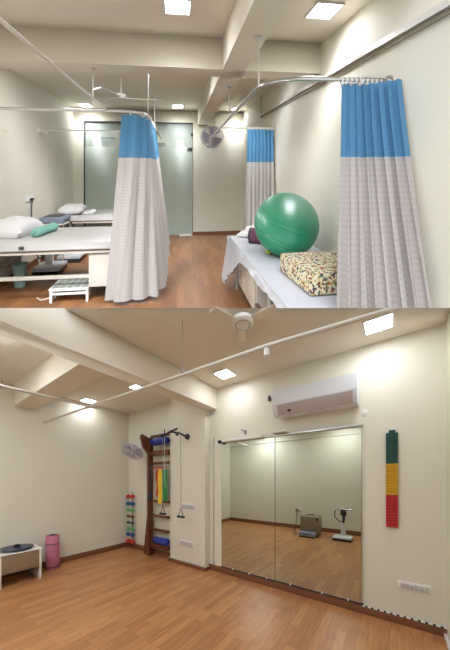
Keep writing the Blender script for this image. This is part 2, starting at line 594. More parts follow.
# tall green, yellow and red board
t = thing('finger_ladder', 'tall narrow green, yellow and red ribbed board on the wall right of the mirror', 'exercise board', (2.66, 0.014, 0.88))
for nm, m_, z0, z1 in (('red_section', BOARDR, 0.88, 1.18), ('yellow_section', BOARDY, 1.18, 1.475), ('green_section', BOARDG, 1.475, 1.76)):
    b = box(B(), 2.655, 2.678, -0.030, 0.058, z0 + 0.001, z1 - 0.001)
    n = 11
    for i in range(n):
        z = z0 + (i + 0.5) * (z1 - z0) / n
        box(b, 2.640, 2.655, -0.033, 0.061, z - 0.009, z + 0.006, 0.002, 1)
    mk(nm, b, m_, t)
mk('top_tab', box(B(), 2.648, 2.678, -0.010, 0.040, 1.76, 1.785, 0.003), BOARDG, t)


def switch_plate(x, y0, y1, z0, z1, n, label):
    t = thing('switch_board', label, 'switch board', (x, (y0 + y1) / 2, z0))
    mk('plate', box(B(), x - 0.012, x, y0, y1, z0, z1, 0.004), WHITE, t)
    w = (y1 - y0 - 0.03) / n
    for i in range(n):
        a = y0 + 0.015 + i * w
        mk('switch', box(B(), x - 0.018, x - 0.012, a + 0.003, a + w - 0.003, z0 + 0.014, z1 - 0.014, 0.002), CREAMV, t)
    return t


switch_plate(2.68, 0.06, 0.295, 0.325, 0.395, 6, 'white switch board low on the wall at the right corner')
switch_plate(2.58, -2.67, -2.36, 0.87, 0.955, 5, 'upper white switch board on the pillar behind the hanging handle')
switch_plate(2.58, -2.70, -2.41, 0.30, 0.385, 5, 'lower white switch board near the foot of the pillar')

# ================================================================= LOWER STOREY : alcove
# wall bars
t = thing('wall_bars', 'dark red wooden wall ladder in the alcove left of the pillar', 'wall bars', (2.58, -3.2, 0))
b = box(B(), 2.52, 2.62, -3.47, -3.42, 0, 2.06, 0.004)
mk('upright', b, WOODD, t)
mk('upright', box(B(), 2.615, 2.65, -2.96, -2.933, 0, 2.06, 0.003), WOODD, t)
b = B(); prism(b, [(-3.47, 0.0), (-3.58, 0.0), (-3.60, 0.05), (-3.50, 0.75), (-3.47, 0.75)], 0, 2.55, 2.60)
mk('foot_brace', b, WOODD, t)
b = B(); prism(b, [(2.52, 1.78), (2.52, 2.06), (2.40, 2.10), (2.38, 2.06), (2.42, 1.90)], 1, -3.475, -3.425)
mk('top_bracket', b, WOODD, t)
for z, h in ((2.075, 0.02), (1.78, 0.045), (1.61, 0.018), (0.955, 0.018), (0.705, 0.018), (0.465, 0.018), (0.19, 0.04)):
    mk('rung', box(B(), 2.55, 2.60, -3.42, -2.96, z - h, z + h, 0.006), WOODD, t)


def bolster(name, x, z, y0, y1, r, label):
    b = B()
    lathe(b, [(r * 0.75, 0), (r, 0.02), (r, (y1 - y0) - 0.02), (r * 0.75, y1 - y0)], (x, y0, z), (0, 1, 0), 24)
    t = thing(name, label, 'bolster', (x, (y0 + y1) / 2, z - r))
    mk('cover', b, BLUEROLL, t)
    b = B(); tube(b, [(x + r * 0.5 * math.cos(a), y0 - 0.002, z + r * 0.5 * math.sin(a)) for a in [2 * PI * i / 12 for i in range(12)]], 0.004, 6, True)
    mk('end_seam', b, NAVY, t)


bolster('foam_bolster', 2.565, 1.975, -3.38, -2.97, 0.062, 'blue foam bolster lying across the top of the wall ladder')
bolster('foam_bolster', 2.56, 0.292, -3.30, -2.97, 0.06, 'blue foam bolster resting on the lowest rung of the wall ladder')


def band(y0, y1, z0, z1, m_, label, x=2.53):
    fn = lambda s, t: (x + 0.006 * math.sin(t * 9 + y0 * 20), y0 + (y1 - y0) * s + 0.01 * math.sin(t * 5) * (1 - t), z0 + (z1 - z0) * t)
    b = sheet(fn, 3, 16, 0.006)
    mk('resistance_band', b, m_, None, label, 'resistance band', 'bands hanging on the wall ladder')


band(-3.225, -3.18, 1.04, 1.50, REDB, 'narrow red resistance band hanging on the wall ladder')
band(-3.178, -3.075, 0.93, 1.50, YELB, 'yellow resistance band hanging between the red and green ones')
band(-3.072, -2.955, 0.98, 1.50, GRNB, 'broad green resistance band hanging next to the pillar', 2.535)
mk('hanging_bar', box(B(), 2.525, 2.545, -3.40, -2.965, 1.515, 1.535, 0.003), REDB, None, 'thin red bar on the wall ladder above the coloured bands', 'bar')
b = B(); tube(b, [(2.53, -3.385, 1.60), (2.52, -3.375, 1.3), (2.53, -3.35, 1.05), (2.52, -3.33, 1.3), (2.53, -3.335, 1.6)], 0.009, 8)
mk('exercise_tube', b, DARK, None, 'dark looped exercise tube hanging at the left upright of the wall ladder', 'tube')
b = B(); ball(b, (2.50, -3.36, 1.03), 0.045, 16, (0.8, 0.8, 1.3))
mk('hanging_pouch', b, NAVY, None, 'small navy pouch hanging beside the coloured bands', 'pouch')

# pulley arm with two ropes
t = thing('rope_pulley', 'black overhead pulley arm on the pillar with two corded handles', 'pulley', (2.5, -2.55, 1.98))
b = B(); lathe(b, [(0.045, 0), (0.045, 0.02), (0.02, 0.03)], (2.58, -2.535, 1.985), (-1, 0, 0), 20)
mk('wall_plate', b, BLACK, t)
b = B(); tube(b, [(2.55, -2.54, 1.985), (2.47, -2.60, 2.03), (2.42, -2.72, 2.055), (2.40, -2.93, 2.02)], 0.014, 8)
tube(b, [(2.42, -2.60, 2.09), (2.42, -2.80, 2.055)], 0.014, 8)
tube(b, [(2.40, -2.86, 2.00), (2.40, -2.86, 2.11)], 0.008, 8)
mk('arm', b, BLACK, t)
for y, z in ((-2.90, 1.99), (-2.58, 2.00)):
    b = B(); lathe(b, [(0.026, -0.01), (0.018, 0), (0.026, 0.01)], (2.40, y, z), (1, 0, 0), 16)
    mk('wheel', b, DARK, t)


def rope_handle(y, z):
    b = B(); tube(b, [(2.40, y, 1.98), (2.40, y, z + 0.13)], 0.004, 6)
    r = mk('rope', b, mat('grey_rope', (150, 146, 146), 0.7), t)
    b = B(); tube(b, [(2.40, y - 0.055, z), (2.40, y, z + 0.13), (2.40, y + 0.055, z)], 0.006, 6)
    h = mk('strap', b, DARK, r)
    b = B(); tube(b, [(2.40, y - 0.07, z), (2.40, y + 0.07, z)], 0.016, 10)
    mk('grip', b, BLACK, t)


rope_handle(-2.50, 0.78)
rope_handle(-2.90, 0.79)
b = B(); tube(b, [(2.40, -2.86, 1.98), (2.40, -2.862, 1.6), (2.42, -2.87, 1.2)], 0.003, 6)
mk('spare_cord', b, LILAC, t)

# wall fan
t = thing('wall_fan', 'pale lilac wall fan tilted downwards in the alcove corner', 'fan', (2.5, -3.72, 1.75))
mk('bracket', box(B(), 2.62, 2.68, -3.66, -3.59, 1.74, 2.0, 0.012), LILAC, t)
FANM = mat('soft_lilac', (176, 170, 196), 0.4)
b = B(); tube(b, [(2.63, -3.63, 1.88), (2.56, -3.68, 1.90), (2.52, -3.74, 1.90)], [0.03, 0.024, 0.03], 12)
mk('neck', b, LILAC, t)
AX = Vector((-0.50, 0.12, -0.66)).normalized()
FC = Vector((2.47, -3.79, 1.86))
b = B(); lathe(b, [(0.03, -0.10), (0.055, -0.09), (0.06, -0.03), (0.04, 0.0)], FC, AX, 20)
mk('motor', b, LILAC, t)
sx = AX.cross(Vector((0, 0, 1))).normalized(); sy = AX.cross(sx)
def cage(bb, c, rad, dep, nwire=28, rr=0.0028):
    for k, (rf, hf) in enumerate(((1.0, 0.0), (0.97, 0.5), (0.97, -0.5), (0.6, 0.95), (0.3, 1.0))):
        tube(bb, [c + (sx * math.cos(a) + sy * math.sin(a)) * rad * rf + AX * dep * hf for a in [2 * PI * i / 28 for i in range(28)]], rr * (2 if k == 0 else 1), 5, True)
    for i in range(nwire):
        a = 2 * PI * i / nwire
        e = sx * math.cos(a) + sy * math.sin(a)
        tube(bb, [c + e * rad * 0.1 + AX * dep, c + e * rad * 0.6 + AX * dep * 0.95, c + e * rad * 0.97 + AX * dep * 0.5, c + e * rad,
                  c + e * rad * 0.97 - AX * dep * 0.5, c + e * rad * 0.5 - AX * dep * 0.8], rr * 0.8, 4)
b = B(); cage(b, FC + AX * 0.04, 0.19, 0.045, 16)
mk('cage', b, FANM, t)
for i in range(3):
    a0 = 2 * PI * i / 3 + 0.4
    fn = lambda s, tt: FC + AX * (0.04 + 0.025 * (s - 0.5)) + (sx * math.cos(a0 + (s - 0.5) * 1.3) + sy * math.sin(a0 + (s - 0.5) * 1.3)) * (0.03 + 0.135 * tt)
    mk('blade', sheet(fn, 8, 6, 0.003), FANM, t)
b = B(); lathe(b, [(0.03, 0.02), (0.035, 0.05), (0.02, 0.09)], FC, AX, 18)
mk('hub', b, WHITE, t)

# dumbbells on a wall rack
t = thing('dumbbell_rack', 'thin white vertical rack for small dumbbells by the alcove corner', 'rack', (2.66, -4.12, 0.02))
mk('post', box(B(), 2.655, 2.68, -4.125, -4.105, 0.10, 1.06, 0.003), CHROME, t)
b = B(); tube(b, [(2.66, -4.115, 1.05), (2.655, -4.115, 1.09), (2.64, -4.115, 1.10)], 0.006, 8)
mk('hook', b, CHROME, t)
rows = [(1.00, (206, 62, 44), 'red', 1.1, 'topmost'), (0.86, (40, 84, 150), 'blue', 1.05, 'upper'), (0.735, (110, 180, 120), 'light green', .95, 'upper'),
        (0.61, (110, 40, 40), 'dark red', 0.7, ''), (0.49, (60, 60, 70), 'charcoal', 0.7, ''), (0.37, (120, 186, 120), 'light green', .95, 'lower'),
        (0.26, (36, 92, 168), 'blue', 1.05, 'lower'), (0.13, (216, 84, 60), 'red', 1.15, 'lowest')]
for z, c, nm, k, pos in rows:
    m_ = mat('dumbbell_%s' % nm.replace(' ', '_'), c, 0.4)
    lb = ' '.join(x for x in (pos, nm, 'dumbbell on the vertical wall rack in the alcove corner') if x)
    d = thing('dumbbell', lb, 'dumbbell', (2.60, -4.115, z - 0.04), 'dumbbells on the wall rack')
    c0 = Vector((2.615, -4.115, z)); dr = Vector((0, 1, 0))
    for sgn in (-1, 1):
        b = B(); lathe(b, [(0.030 * k, -0.030), (0.040 * k, -0.018), (0.040 * k, 0.018), (0.030 * k, 0.030)], c0 + dr * 0.072 * sgn, dr, 6)
        mk('head', b, m_, d)
    b = B(); lathe(b, [(0.014, -0.05), (0.016, 0), (0.014, 0.05)], c0, dr, 12)
    mk('handle', b, m_, d)
    mk('cradle', box(B(), 2.615, 2.658, -4.12, -4.11, z - 0.022, z - 0.015), CHROME, t)

# ================================================================= LOWER STOREY : left wall
t = thing('low_table', 'low white table with grey oak drawer front against the left wall', 'table', (0.92, -4.0, 0))
mk('top', box(B(), 0.695, 1.13, -4.22, -3.81, 0.395, 0.405, 0.002), WHITE, t)
for x in (0.712, 1.108):
    mk('side_panel', box(B(), x - 0.014, x + 0.008, -4.22, -3.812, 0, 0.395, 0.002), WHITE, t)
dr_ = mk('drawer', box(B(), 0.721, 1.093, -4.20, -3.818, 0.165, 0.393, 0.002), WOODG, t)
mk('drawer_gap', box(B(), 0.721, 1.093, -3.819, -3.815, 0.163, 0.168), DARK, dr_)
t = thing('balance_disc', 'dark round balance disc lying on the low table', 'balance board', (0.91, -4.0, 0.405))
b = B(); lathe(b, [(0.10, 0), (0.165, 0.018), (0.175, 0.026), (0.172, 0.032), (0.05, 0.036)], (0.905, -4.0, 0.405), n=40)
mk('deck', b, NAVY, t)
b = B(); lathe(b, [(0.035, 0), (0.035, 0.025), (0.02, 0.035)], (0.905, -4.0, 0.44), n=20)
mk('knob', b, BLACK, t)
t = thing('foam_roller', 'upright pink foam mat roll standing beside the low table', 'mat roll', (1.335, -4.09, 0))
b = B(); lathe(b, [(0.078, 0), (0.084, 0.01), (0.084, 0.49), (0.078, 0.50)], (1.335, -4.10, 0), n=36)
mk('roll', b, PINK, t)
sp = [Vector((1.335 + (0.008 + 0.0042 * i / 2) * math.cos(i * 0.5), -4.10 + (0.008 + 0.0042 * i / 2) * math.sin(i * 0.5), 0.502)) for i in range(34)]
b = B(); tube(b, sp, 0.004, 6)
mk('spiral_edge', b, DARK, t, label='dark spiral end of the roll')
for z in (0.04, 0.375):
    b = B(); tube(b, [(1.335 + 0.086 * math.cos(a), -4.10 + 0.086 * math.sin(a), z) for a in [2 * PI * i / 28 for i in range(28)]], 0.006, 6, True)
    mk('strap', b, BLACK, t)

# objects near the camera, seen in the mirror
t = thing('steel_case', 'upright steel machine case seen in the mirror against the far wall', 'machine', (-0.42, -1.6, 0))
mk('body', box(B(), -0.60, -0.27, -1.75, -1.33, 0.05, 0.46, 0.012), STEEL, t)
b = B(); tube(b, [(-0.43, -1.61, 0.46), (-0.43, -1.61, 0.495), (-0.43, -1.47, 0.495), (-0.43, -1.47, 0.46)], 0.009, 8)
mk('carry_handle', b, BLACK, t)
for x in (-0.56, -0.31):
    for y in (-1.71, -1.37):
        b = B(); lathe(b, [(0.02, 0), (0.02, 0.05)], (x, y, 0), n=12)
        mk('foot', b, BLACK, t)
mk('corner_latch', box(B(), -0.275, -0.262, -1.39, -1.34, 0.38, 0.43, 0.004), BLACK, t)
t = thing('therapy_unit', 'small pale blue unit on the floor before the steel case', 'machine', (-0.18, -1.6, 0))
mk('casing', box(B(), -0.255, -0.10, -1.73, -1.38, 0.02, 0.12, 0.02), mat('pale_blue_plastic', (150, 158, 180), 0.4), t)
mk('base_pad', box(B(), -0.25, -0.09, -1.72, -1.39, 0.0, 0.025, 0.004), BLACK, t)
b = B(); tube(b, [(-0.2, -1.8, 0.05), (-0.3, -1.92, 0.01), (-0.55, -1.98, 0.01), (-0.85, -2.05, 0.02), (-0.98, -2.06, 0.48)], 0.008, 8)
mk('power_cable', b, DARK, t)
t = thing('wall_outlet', 'white power outlet seen in the mirror above the far skirting', 'outlet', (-0.99, -2.04, 0.5))
mk('plate', box(B(), -1.0, -0.985, -2.15, -1.93, 0.49, 0.56, 0.003), WHITE, t)
mk('plug', box(B(), -0.985, -0.955, -2.08, -2.04, 0.50, 0.535, 0.004), BLACK, t)


def scale_machine(x, y, label, h=0.66, w=0.36, dpt=0.32, face=1):
    t = thing('weighing_scale', label, 'scale', (x, y, 0))
    mk('base_pad', box(B(), x - dpt / 2, x + dpt / 2, y - w / 2, y + w / 2, 0, 0.04, 0.01), BLACK, t)
    mk('platform', box(B(), x - dpt / 2 - 0.005, x + dpt / 2 + 0.005, y - w / 2 - 0.005, y + w / 2 + 0.005, 0.042, 0.085, 0.015), LILAC, t)
    b = B(); tube(b, [(x - 0.08, y, 0.08), (x - 0.08, y, h * 0.55)], 0.05, 14)
    mk('column', b, WHITE, t)
    b = B(); tube(b, [(x - 0.08, y, h * 0.55), (x - 0.08, y, h)], 0.022, 12)
    mk('post', b, DARK, t)
    b = B(); tube(b, [(x - 0.08, y - 0.18, h * 0.98), (x - 0.08, y - 0.1, h), (x - 0.08, y + 0.1, h), (x - 0.08, y + 0.18, h)], 0.02, 10)
    mk('handlebar', b, CHROME, t)
    mk('head', box(B(), x - 0.10, x - 0.04, y - 0.06, y + 0.06, h * 0.8, h * 0.97, 0.012), DARK, t)
    b = B(); tube(b, [(x - 0.06, y - 0.17, h * 0.95), (x - 0.02, y - 0.17, h * 0.75), (x + 0.02, y - 0.06, h * 0.6), (x, y + 0.03, h * 0.62), (x - 0.06, y + 0.03, h * 0.8)], 0.011, 8)
    mk('cord', b, BLACK, t)
    return t


scale_machine(-0.36, -0.84, 'white platform scale with dark post seen in the mirror right panel')
b = B(); tube(b, [(-0.985, -4.2, 2.42), (-0.985, 0.35, 2.42)], 0.012, 8)
for q in (-3.8, -2.4, -1.0, 0.1):
    box(b, -1.0, -0.98, q - 0.01, q + 0.01, 2.40, 2.44)
mk('wall_conduit', b, PIPE, None, 'thin conduit high on the far wall seen in the mirror', 'conduit')

# ceiling fan of the lower room
t = thing('ceiling_fan', 'white ceiling fan with round hub at the top middle of the lower room', 'fan', (1.69, -0.99, 2.5))
fx, fy = 1.62, -0.975
b = B(); lathe(b, [(0.03, 0.0), (0.075, 0.005), (0.088, 0.02), (0.088, 0.045), (0.05, 0.06), (0.02, 0.062), (0.02, 0.075)], (fx, fy, 2.575), n=36)
mk('motor_hub', b, WHITE, t)
b = B(); tube(b, [(fx + 0.06 * math.cos(a), fy + 0.06 * math.sin(a), 2.577) for a in [2 * PI * i / 24 for i in range(24)]], 0.004, 6, True)
mk('hub_ring', b, CHROME, t)
for i in range(3):
    a = math.atan2(-0.5787, 0.8149) + i * 2 * PI / 3
    e = Vector((math.cos(a), math.sin(a), 0)); g = Vector((-e.y, e.x, 0))
    fn = lambda s, tt: Vector((fx, fy, 2.605)) + e * (0.085 + 0.19 * tt) + g * ((s - 0.5) * (0.05 + 0.05 * tt)) + Vector((0, 0, 0.015 * (s - 0.5)))
    mk('blade', sheet(fn, 4, 8, 0.005), CEIL, t)

# ================================================================= UPPER STOREY : setting
NOW[0] = UP
UL, UR, VB, UH, UB = -1.94, 1.33, 6.7, 2.48, 2.2     # left, right, back, ceiling, underside of beams


def slab(name, pts, axis, a0, a1, m_):
    return mk(name, prism(B(), pts, axis, a0, a1), m_, kind='structure')


slab('floor_upper', [(UL, 2.467), (UR, 2.002), (UR, VB), (UL, VB)], 2, -0.04, 0, FLO_UP)
slab('wall_upper_right', [(2.002, 0), (1.10, 0.835), (1.10, UH), (VB, UH), (VB, 0)], 0, UR, UR + 0.05, WALL)
slab('wall_upper_left', [(2.467, 0), (2.0, 0.43), (2.0, UH), (VB, UH), (VB, 0)], 0, UL - 0.05, UL, WALL)
slab('wall_upper_back', [(0.315, 0), (UR + .05, 0), (UR + .05, UH), (0.315, UH)], 1, VB, VB + 0.06, WALL)
slab('wall_upper_return', [(UL - .05, 0), (-1.755, 0), (-1.755, UH), (UL - .05, UH)], 1, VB, VB + 0.06, WALL)
slab('wall_upper_lintel', [(-1.755, 2.235), (0.315, 2.235), (0.315, UH), (-1.755, UH)], 1, VB, VB + 0.06, WALL)
slab('wall_upper_nib', [(0.72, 0), (UR, 0), (UR, UH), (0.72, UH)], 1, VB - 0.015, VB, WALL)
mk('ceiling_upper', box(B(), UL - 0.05, UR + 0.05, 1.6, VB + 0.06, UH, UH + 0.04), CEIL, kind='structure')
mk('trim_upper_cross_beam', box(B(), UL, UR, 2.97, 3.22, UB, UH), CEIL, kind='structure')
mk('trim_upper_beam', box(B(), 0.405, 0.61, 1.3, VB, UB, UH), CEIL, kind='structure')
mk('baseboard_upper_back', box(B(), 0.315, UR, VB - 0.03, VB - 0.015, 0, 0.07), SKIRT, kind='structure')
mk('baseboard_upper_right', box(B(), UR - 0.015, UR, 2.1, VB, 0, 0.07), SKIRT, kind='structure')
mk('baseboard_upper_left', box(B(), UL, UL + 0.015, 2.5, VB, 0, 0.07), SKIRT, kind='structure')
# lobby behind the glass
slab('floor_lobby', [(UL, VB), (0.6, VB), (0.6, 8.4), (UL, 8.4)], 2, -0.04, 0, FLO_UP)
mk('wall_lobby_back', box(B(), UL, 0.6, 8.4, 8.45, 0, UH), WALL, kind='structure')
mk('wall_lobby_left', box(B(), UL - 0.05, UL, VB, 8.4, 0, UH), WALL, kind='structure')
mk('wall_lobby_right', box(B(), 0.6, 0.65, VB + .06, 8.4, 0, UH), WALL, kind='structure')
mk('ceiling_lobby', box(B(), UL, 0.6, VB + .06, 8.45, UH, UH + 0.04), CEIL, kind='structure')

# glass partition and door
t = thing('glass_partition', 'frosted glass partition with clear strip at the back of the upper room', 'glass partition', (-0.7, VB, 0))
mk('frosted_panel', box(B(), -1.735, -0.18, VB + 0.01, VB + 0.022, 0.03, 1.745), FROST, t)
mk('clear_strip', box(B(), -1.735, -0.18, VB + 0.01, VB + 0.022, 1.747, 2.225), CLEARG, t)
b = box(B(), -1.755, -1.735, VB - 0.02, VB + 0.04, 0, 2.235); box(b, -1.735, 0.315, VB - 0.02, VB + 0.04, 2.222, 2.238); box(b, -1.735, -0.18, VB - 0.02, VB + 0.04, 0, 0.03)
mk('frame', b, DARK, t)
t = thing('glass_door', 'frosted glass door with dark lock right of the left curtain', 'door', (0.06, VB, 0))
mk('frosted_pane', box(B(), -0.175, 0.30, VB + 0.0, VB + 0.012, 0.02, 1.745), FROST, t)
mk('clear_pane', box(B(), -0.175, 0.30, VB + 0.0, VB + 0.012, 1.747, 2.215), CLEARG, t)
mk('lock', box(B(), 0.20, 0.30, VB - 0.02, VB, 1.69, 1.745, 0.006), BLACK, t)
mk('closer', box(B(), 0.27, 0.312, VB - 0.02, VB, 1.98, 2.03, 0.004), DARK, t)
mk('edge_strip', box(B(), 0.302, 0.313, VB - 0.01, VB + 0.02, 0.0, 2.222), CHROME, t)
t = thing('air_conditioner', 'white wall unit seen through the clear strip above the frosted glass', 'air conditioner', (-1.6, 8.2, 2.05))
mk('body', box(B(), -1.80, -1.42, 8.2, 8.4, 2.03, 2.27, 0.03), WHITE, t)
mk('vent', box(B(), -1.77, -1.45, 8.19, 8.22, 2.03, 2.07, 0.005), DARK, t)
mk('wall_duct', box(B(), -1.35, -0.3, 8.3, 8.4, 1.93, 1.97, 0.003), DARK, None, 'dark horizontal duct seen behind the clear glass strip', 'duct')


def up_panel(x, y, s, label, sy=None):
    ceiling_panel(x, y, UH, s, label, sy, PANEL_FAR if 6 < y < 7 else PANEL)


up_panel(0.005, 2.43, 0.17, 'bright ceiling light at the top edge left of the long beam', 0.2)
up_panel(1.07, 2.34, 0.18, 'bright ceiling light right of the long beam near the right wall', 0.22)
up_panel(-1.64, 6.35, 0.17, 'distant ceiling light above the left end of the glass partition', 0.32)
up_panel(0.015, 6.24, 0.17, 'distant ceiling light above the glass door', 0.32)
up_panel(1.12, 6.35, 0.13, 'distant ceiling light half hidden behind the long rail', 0.2)
up_panel(-1.25, 1.85, 0.30, 'added fill panel, out of view, in the front bay over the left side of the upper room')  # above the frame, added as fill for the upper left wall
up_panel(-1.1, 3.72, 0.38, 'added fill panel hidden behind the cross beam over the left couches')  # added out of sight behind the beam to brighten the middle of the room
up_panel(-0.1, 3.7, 0.26, 'added fill panel hidden behind the cross beam over the aisle')  # likewise an added fill, screened from the camera by the beam
up_panel(0.86, 3.7, 0.17, 'added fill panel hidden behind the cross beam over the right couch')  # last of the added hidden fills, kept small beside the far curtain
up_panel(-0.7, 7.5, 0.3, 'added unseen panel lighting the lobby behind the glass partition')  # added behind the lintel, unseen, to brighten the lobby

# rails of the upper room
RW = 1.865
def curve(a, b, c, n=6):
    a, b, c = Vector(a), Vector(b), Vector(c)
    return [(a * (1 - s) ** 2 + b * 2 * s * (1 - s) + c * s * s) for s in [i / n for i in range(n + 1)]]


t = thing('curtain_rail', 'white pipe curtain rail looping around the treatment couches on the left', 'curtain rail', (-0.6, 3.4, RW))
b = B(); tube(b, [Vector((UL, 3.33, RW)), Vector((-0.75, 3.33, RW))] + curve((-0.55, 3.33, RW), (-0.31, 3.33, RW), (-0.305, 3.62, RW)) + [Vector((-0.285, 6.1, RW))], 0.014)
mk('pipe', b, PIPE, t)
b = B(); tube(b, [(UL, 5.05, RW), (-0.33, 5.05, RW)], 0.012)
mk('cross_pipe', b, PIPE, t)
b = B(); tube(b, [(-0.673, 1.15, RW + 0.012), (-0.673, 3.33, RW + 0.012)], 0.010)
mk('long_pipe', b, PIPE, t)
for u, v, z1 in ((-0.305, 3.66, UH), (-0.735, 3.10, UB), (-0.29, 4.5, UH)):
    b = B(); tube(b, [(u, v, RW), (u, v, z1)], 0.006, 8)
    lathe(b, [(0.02, -0.01), (0.02, 0.0)], (u, v, z1), n=12)
    mk('hanger_rod', b, PIPE, t)
b = B(); lathe(b, [(0.035, 0), (0.03, 0.02), (0.018, 0.03)], (UL, 5.05, RW), (1, 0, 0), 14)
tube(b, [(UL + 0.03, 5.05, RW - 0.04), (UL + 0.15, 4.95, RW - 0.05)], 0.015, 8)
mk('wall_bracket', b, WHITE, t)

t = thing('curtain_rail', 'long pipe curtain rail under the beam bending to the right wall', 'curtain rail', (0.55, 3, RW))
b = B(); tube(b, [Vector((0.60, 6.68, RW)), Vector((0.55, 2.6, RW))] + curve((0.545, 2.35, RW), (0.54, 2.0, RW), (0.82, 1.975, RW), 8) + [Vector((UR, 1.945, RW))], 0.015)
mk('pipe', b, CHROME, t)
b = B(); tube(b, [(0.575, 4.42, RW), (1.0, 4.42, RW), (UR, 4.42, RW)], 0.013)
mk('cross_pipe', b, PIPE, t)
for u, v, z1 in ((0.547, 2.21, UB), (0.565, 3.6, UB), (0.585, 5.2, UB)):
    b = B(); tube(b, [(u, v, RW), (u, v, z1)], 0.006, 8)
    lathe(b, [(0.03, -0.012), (0.03, 0.0)], (u, v, z1), n=14)
    mk('hanger_rod', b, PIPE, t)
b = B(); lathe(b, [(0.035, 0), (0.03, 0.02), (0.02, 0.03)], (UR, 1.945, RW), (-1, 0, 0), 14)
mk('wall_bracket', b, CHROME, t)

t = thing('wall_conduit', 'grey cable trunking sloping along the upper right wall', 'conduit', (UR, 3.3, 2.1))
b = B(); prism(b, [(1.2, 2.088), (5.2, 2.152), (5.2, 2.182), (1.2, 2.128)], 0, UR - 0.035, UR)
mk('trunking', b, PIPE, t)
b = B(); prism(b, [(1.2, 2.060), (5.2, 2.130), (5.2, 2.150), (1.2, 2.086)], 0, UR - 0.018, UR)
mk('cable', b, mat('olive_grey_cable', (150, 142, 122), 0.5), t)
b = B(); tube(b, [(UR - 0.015, 5.18, 2.15), (UR - 0.015, 5.18, UH)], 0.01, 8)
mk('riser', b, PIPE, t)


# ---------------------------------------------------------------- curtains
def curtain(label, top, bot, nf, amp0, amp1, z_top, z_split, z_bot, railpts, blue=BLUECL, nr=10, thick=0.004, name='privacy_curtain'):
    mid = poly_path(top, 0.5)[0]
    t = thing(name, label, 'curtain', (mid.x, mid.y, z_bot(0.5) if callable(z_bot) else z_bot), 'blue and white privacy curtains')
    rng = random.Random(len(label))
    ph = [rng.uniform(0, 6) for _ in range(4)]

    def pt(s, h):          # h 1 at top, 0 at bottom
        a = poly_path(top, s)[0]; b2 = poly_path(bot, s)[0]
        ta = (poly_path(top, s + 0.15)[0] - poly_path(top, s - 0.15)[0]).normalized(); tb = (poly_path(bot, s + 0.15)[0] - poly_path(bot, s - 0.15)[0]).normalized()
        k = 1 - h
        c = a.lerp(b2, k ** 1.15)
        d = ta.lerp(tb, k).normalized()
        n = Vector((-d.y, d.x, 0))
        amp = amp0 + (amp1 - amp0) * k
        w = 2 * PI * nf * s
        off = amp * (math.sin(w + 0.5 * math.sin(w * 0.37 + ph[0]) * (0.4 + k)) + 0.35 * math.sin(2 * w + ph[1] + k))
        off2 = amp * 0.35 * math.cos(w * 2 + ph[2])
        zb = z_bot(s) if callable(z_bot) else z_bot
        z = zb + (z_top - zb) * h
        return Vector((c.x, c.y, 0)) + n * off + d * off2 + Vector((0, 0, z))
    zb0 = z_bot(0.5) if callable(z_bot) else z_bot
    hs = (z_split - zb0) / (z_top - zb0)
    L_ = sum((Vector(b2) - Vector(a)).length for a, b2 in zip(bot, bot[1:])) * 1.6
    nu = nf * 14
    mk('blue_net_top', sheet(lambda s, q: pt(s, hs + (1 - hs) * q), nu, 12, thick, (L_, z_top - z_split)), blue, t, label='blue net upper band')
    mk('white_cloth', sheet(lambda s, q: pt(s, hs * q), nu, 26, thick, (L_, z_split - zb0)), WHITECL, t, label='white lozenge-weave cloth')
    for i in range(nr):
        s = (i + 0.5) / nr
        p_, d = poly_path(top, s)
        q_, _ = poly_path(railpts, s)
        b = B()
        tube(b, [Vector((q_.x, q_.y, RW - 0.010)) + (Vector((-d.y, d.x, 0)) * math.cos(a) + Vector((0, 0, 1)) * math.sin(a)) * 0.022 for a in [2 * PI * j / 10 for j in range(10)]], 0.005, 5, True)
        box(b, q_.x - 0.006, q_.x + 0.006, q_.y - 0.006, q_.y + 0.006, z_top - 0.01, RW - 0.028)
        mk('ring', b, WHITE, t)
    return t


tp = [(-0.52, 3.33, 0), (-0.40, 3.35, 0), (-0.325, 3.46, 0), (-0.305, 3.65, 0), (-0.295, 4.7, 0)]
bt = [(-0.68, 3.34, 0), (-0.42, 3.30, 0), (-0.22, 3.36, 0), (-0.14, 3.6, 0), (-0.12, 4.6, 0)]
curtain('blue and white curtain bunched at the rail corner beside the left couches', tp, bt, 9, 0.016, 0.032, 1.835, 1.425,
        lambda s: 0.04 + 0.06 * s + 0.9 * max(0, s - 0.72), tp, nr=10)
tp = [(1.01, 1.955, 0), (1.17, 1.945, 0), (1.305, 1.81, 0)]
bt = [(0.79, 1.57, 0), (1.03, 1.54, 0), (1.262, 1.51, 0)]
curtain('large blue and white curtain hanging nearest on the right wall', tp, bt, 7, 0.018, 0.034, 1.835, 1.375, 0.56,
        [(1.00, 1.965, 0), (1.295, 1.95, 0)], nr=10)
tp = [(0.935, 4.40, 0), (1.29, 4.40, 0)]
bt = [(0.90, 4.38, 0), (1.28, 4.34, 0)]
curtain('farther blue and white curtain hanging behind the green ball', tp, bt, 7, 0.018, 0.025, 1.84, 1.405, 0.14, [(0.935, 4.42, 0), (1.29, 4.42, 0)], nr=7)


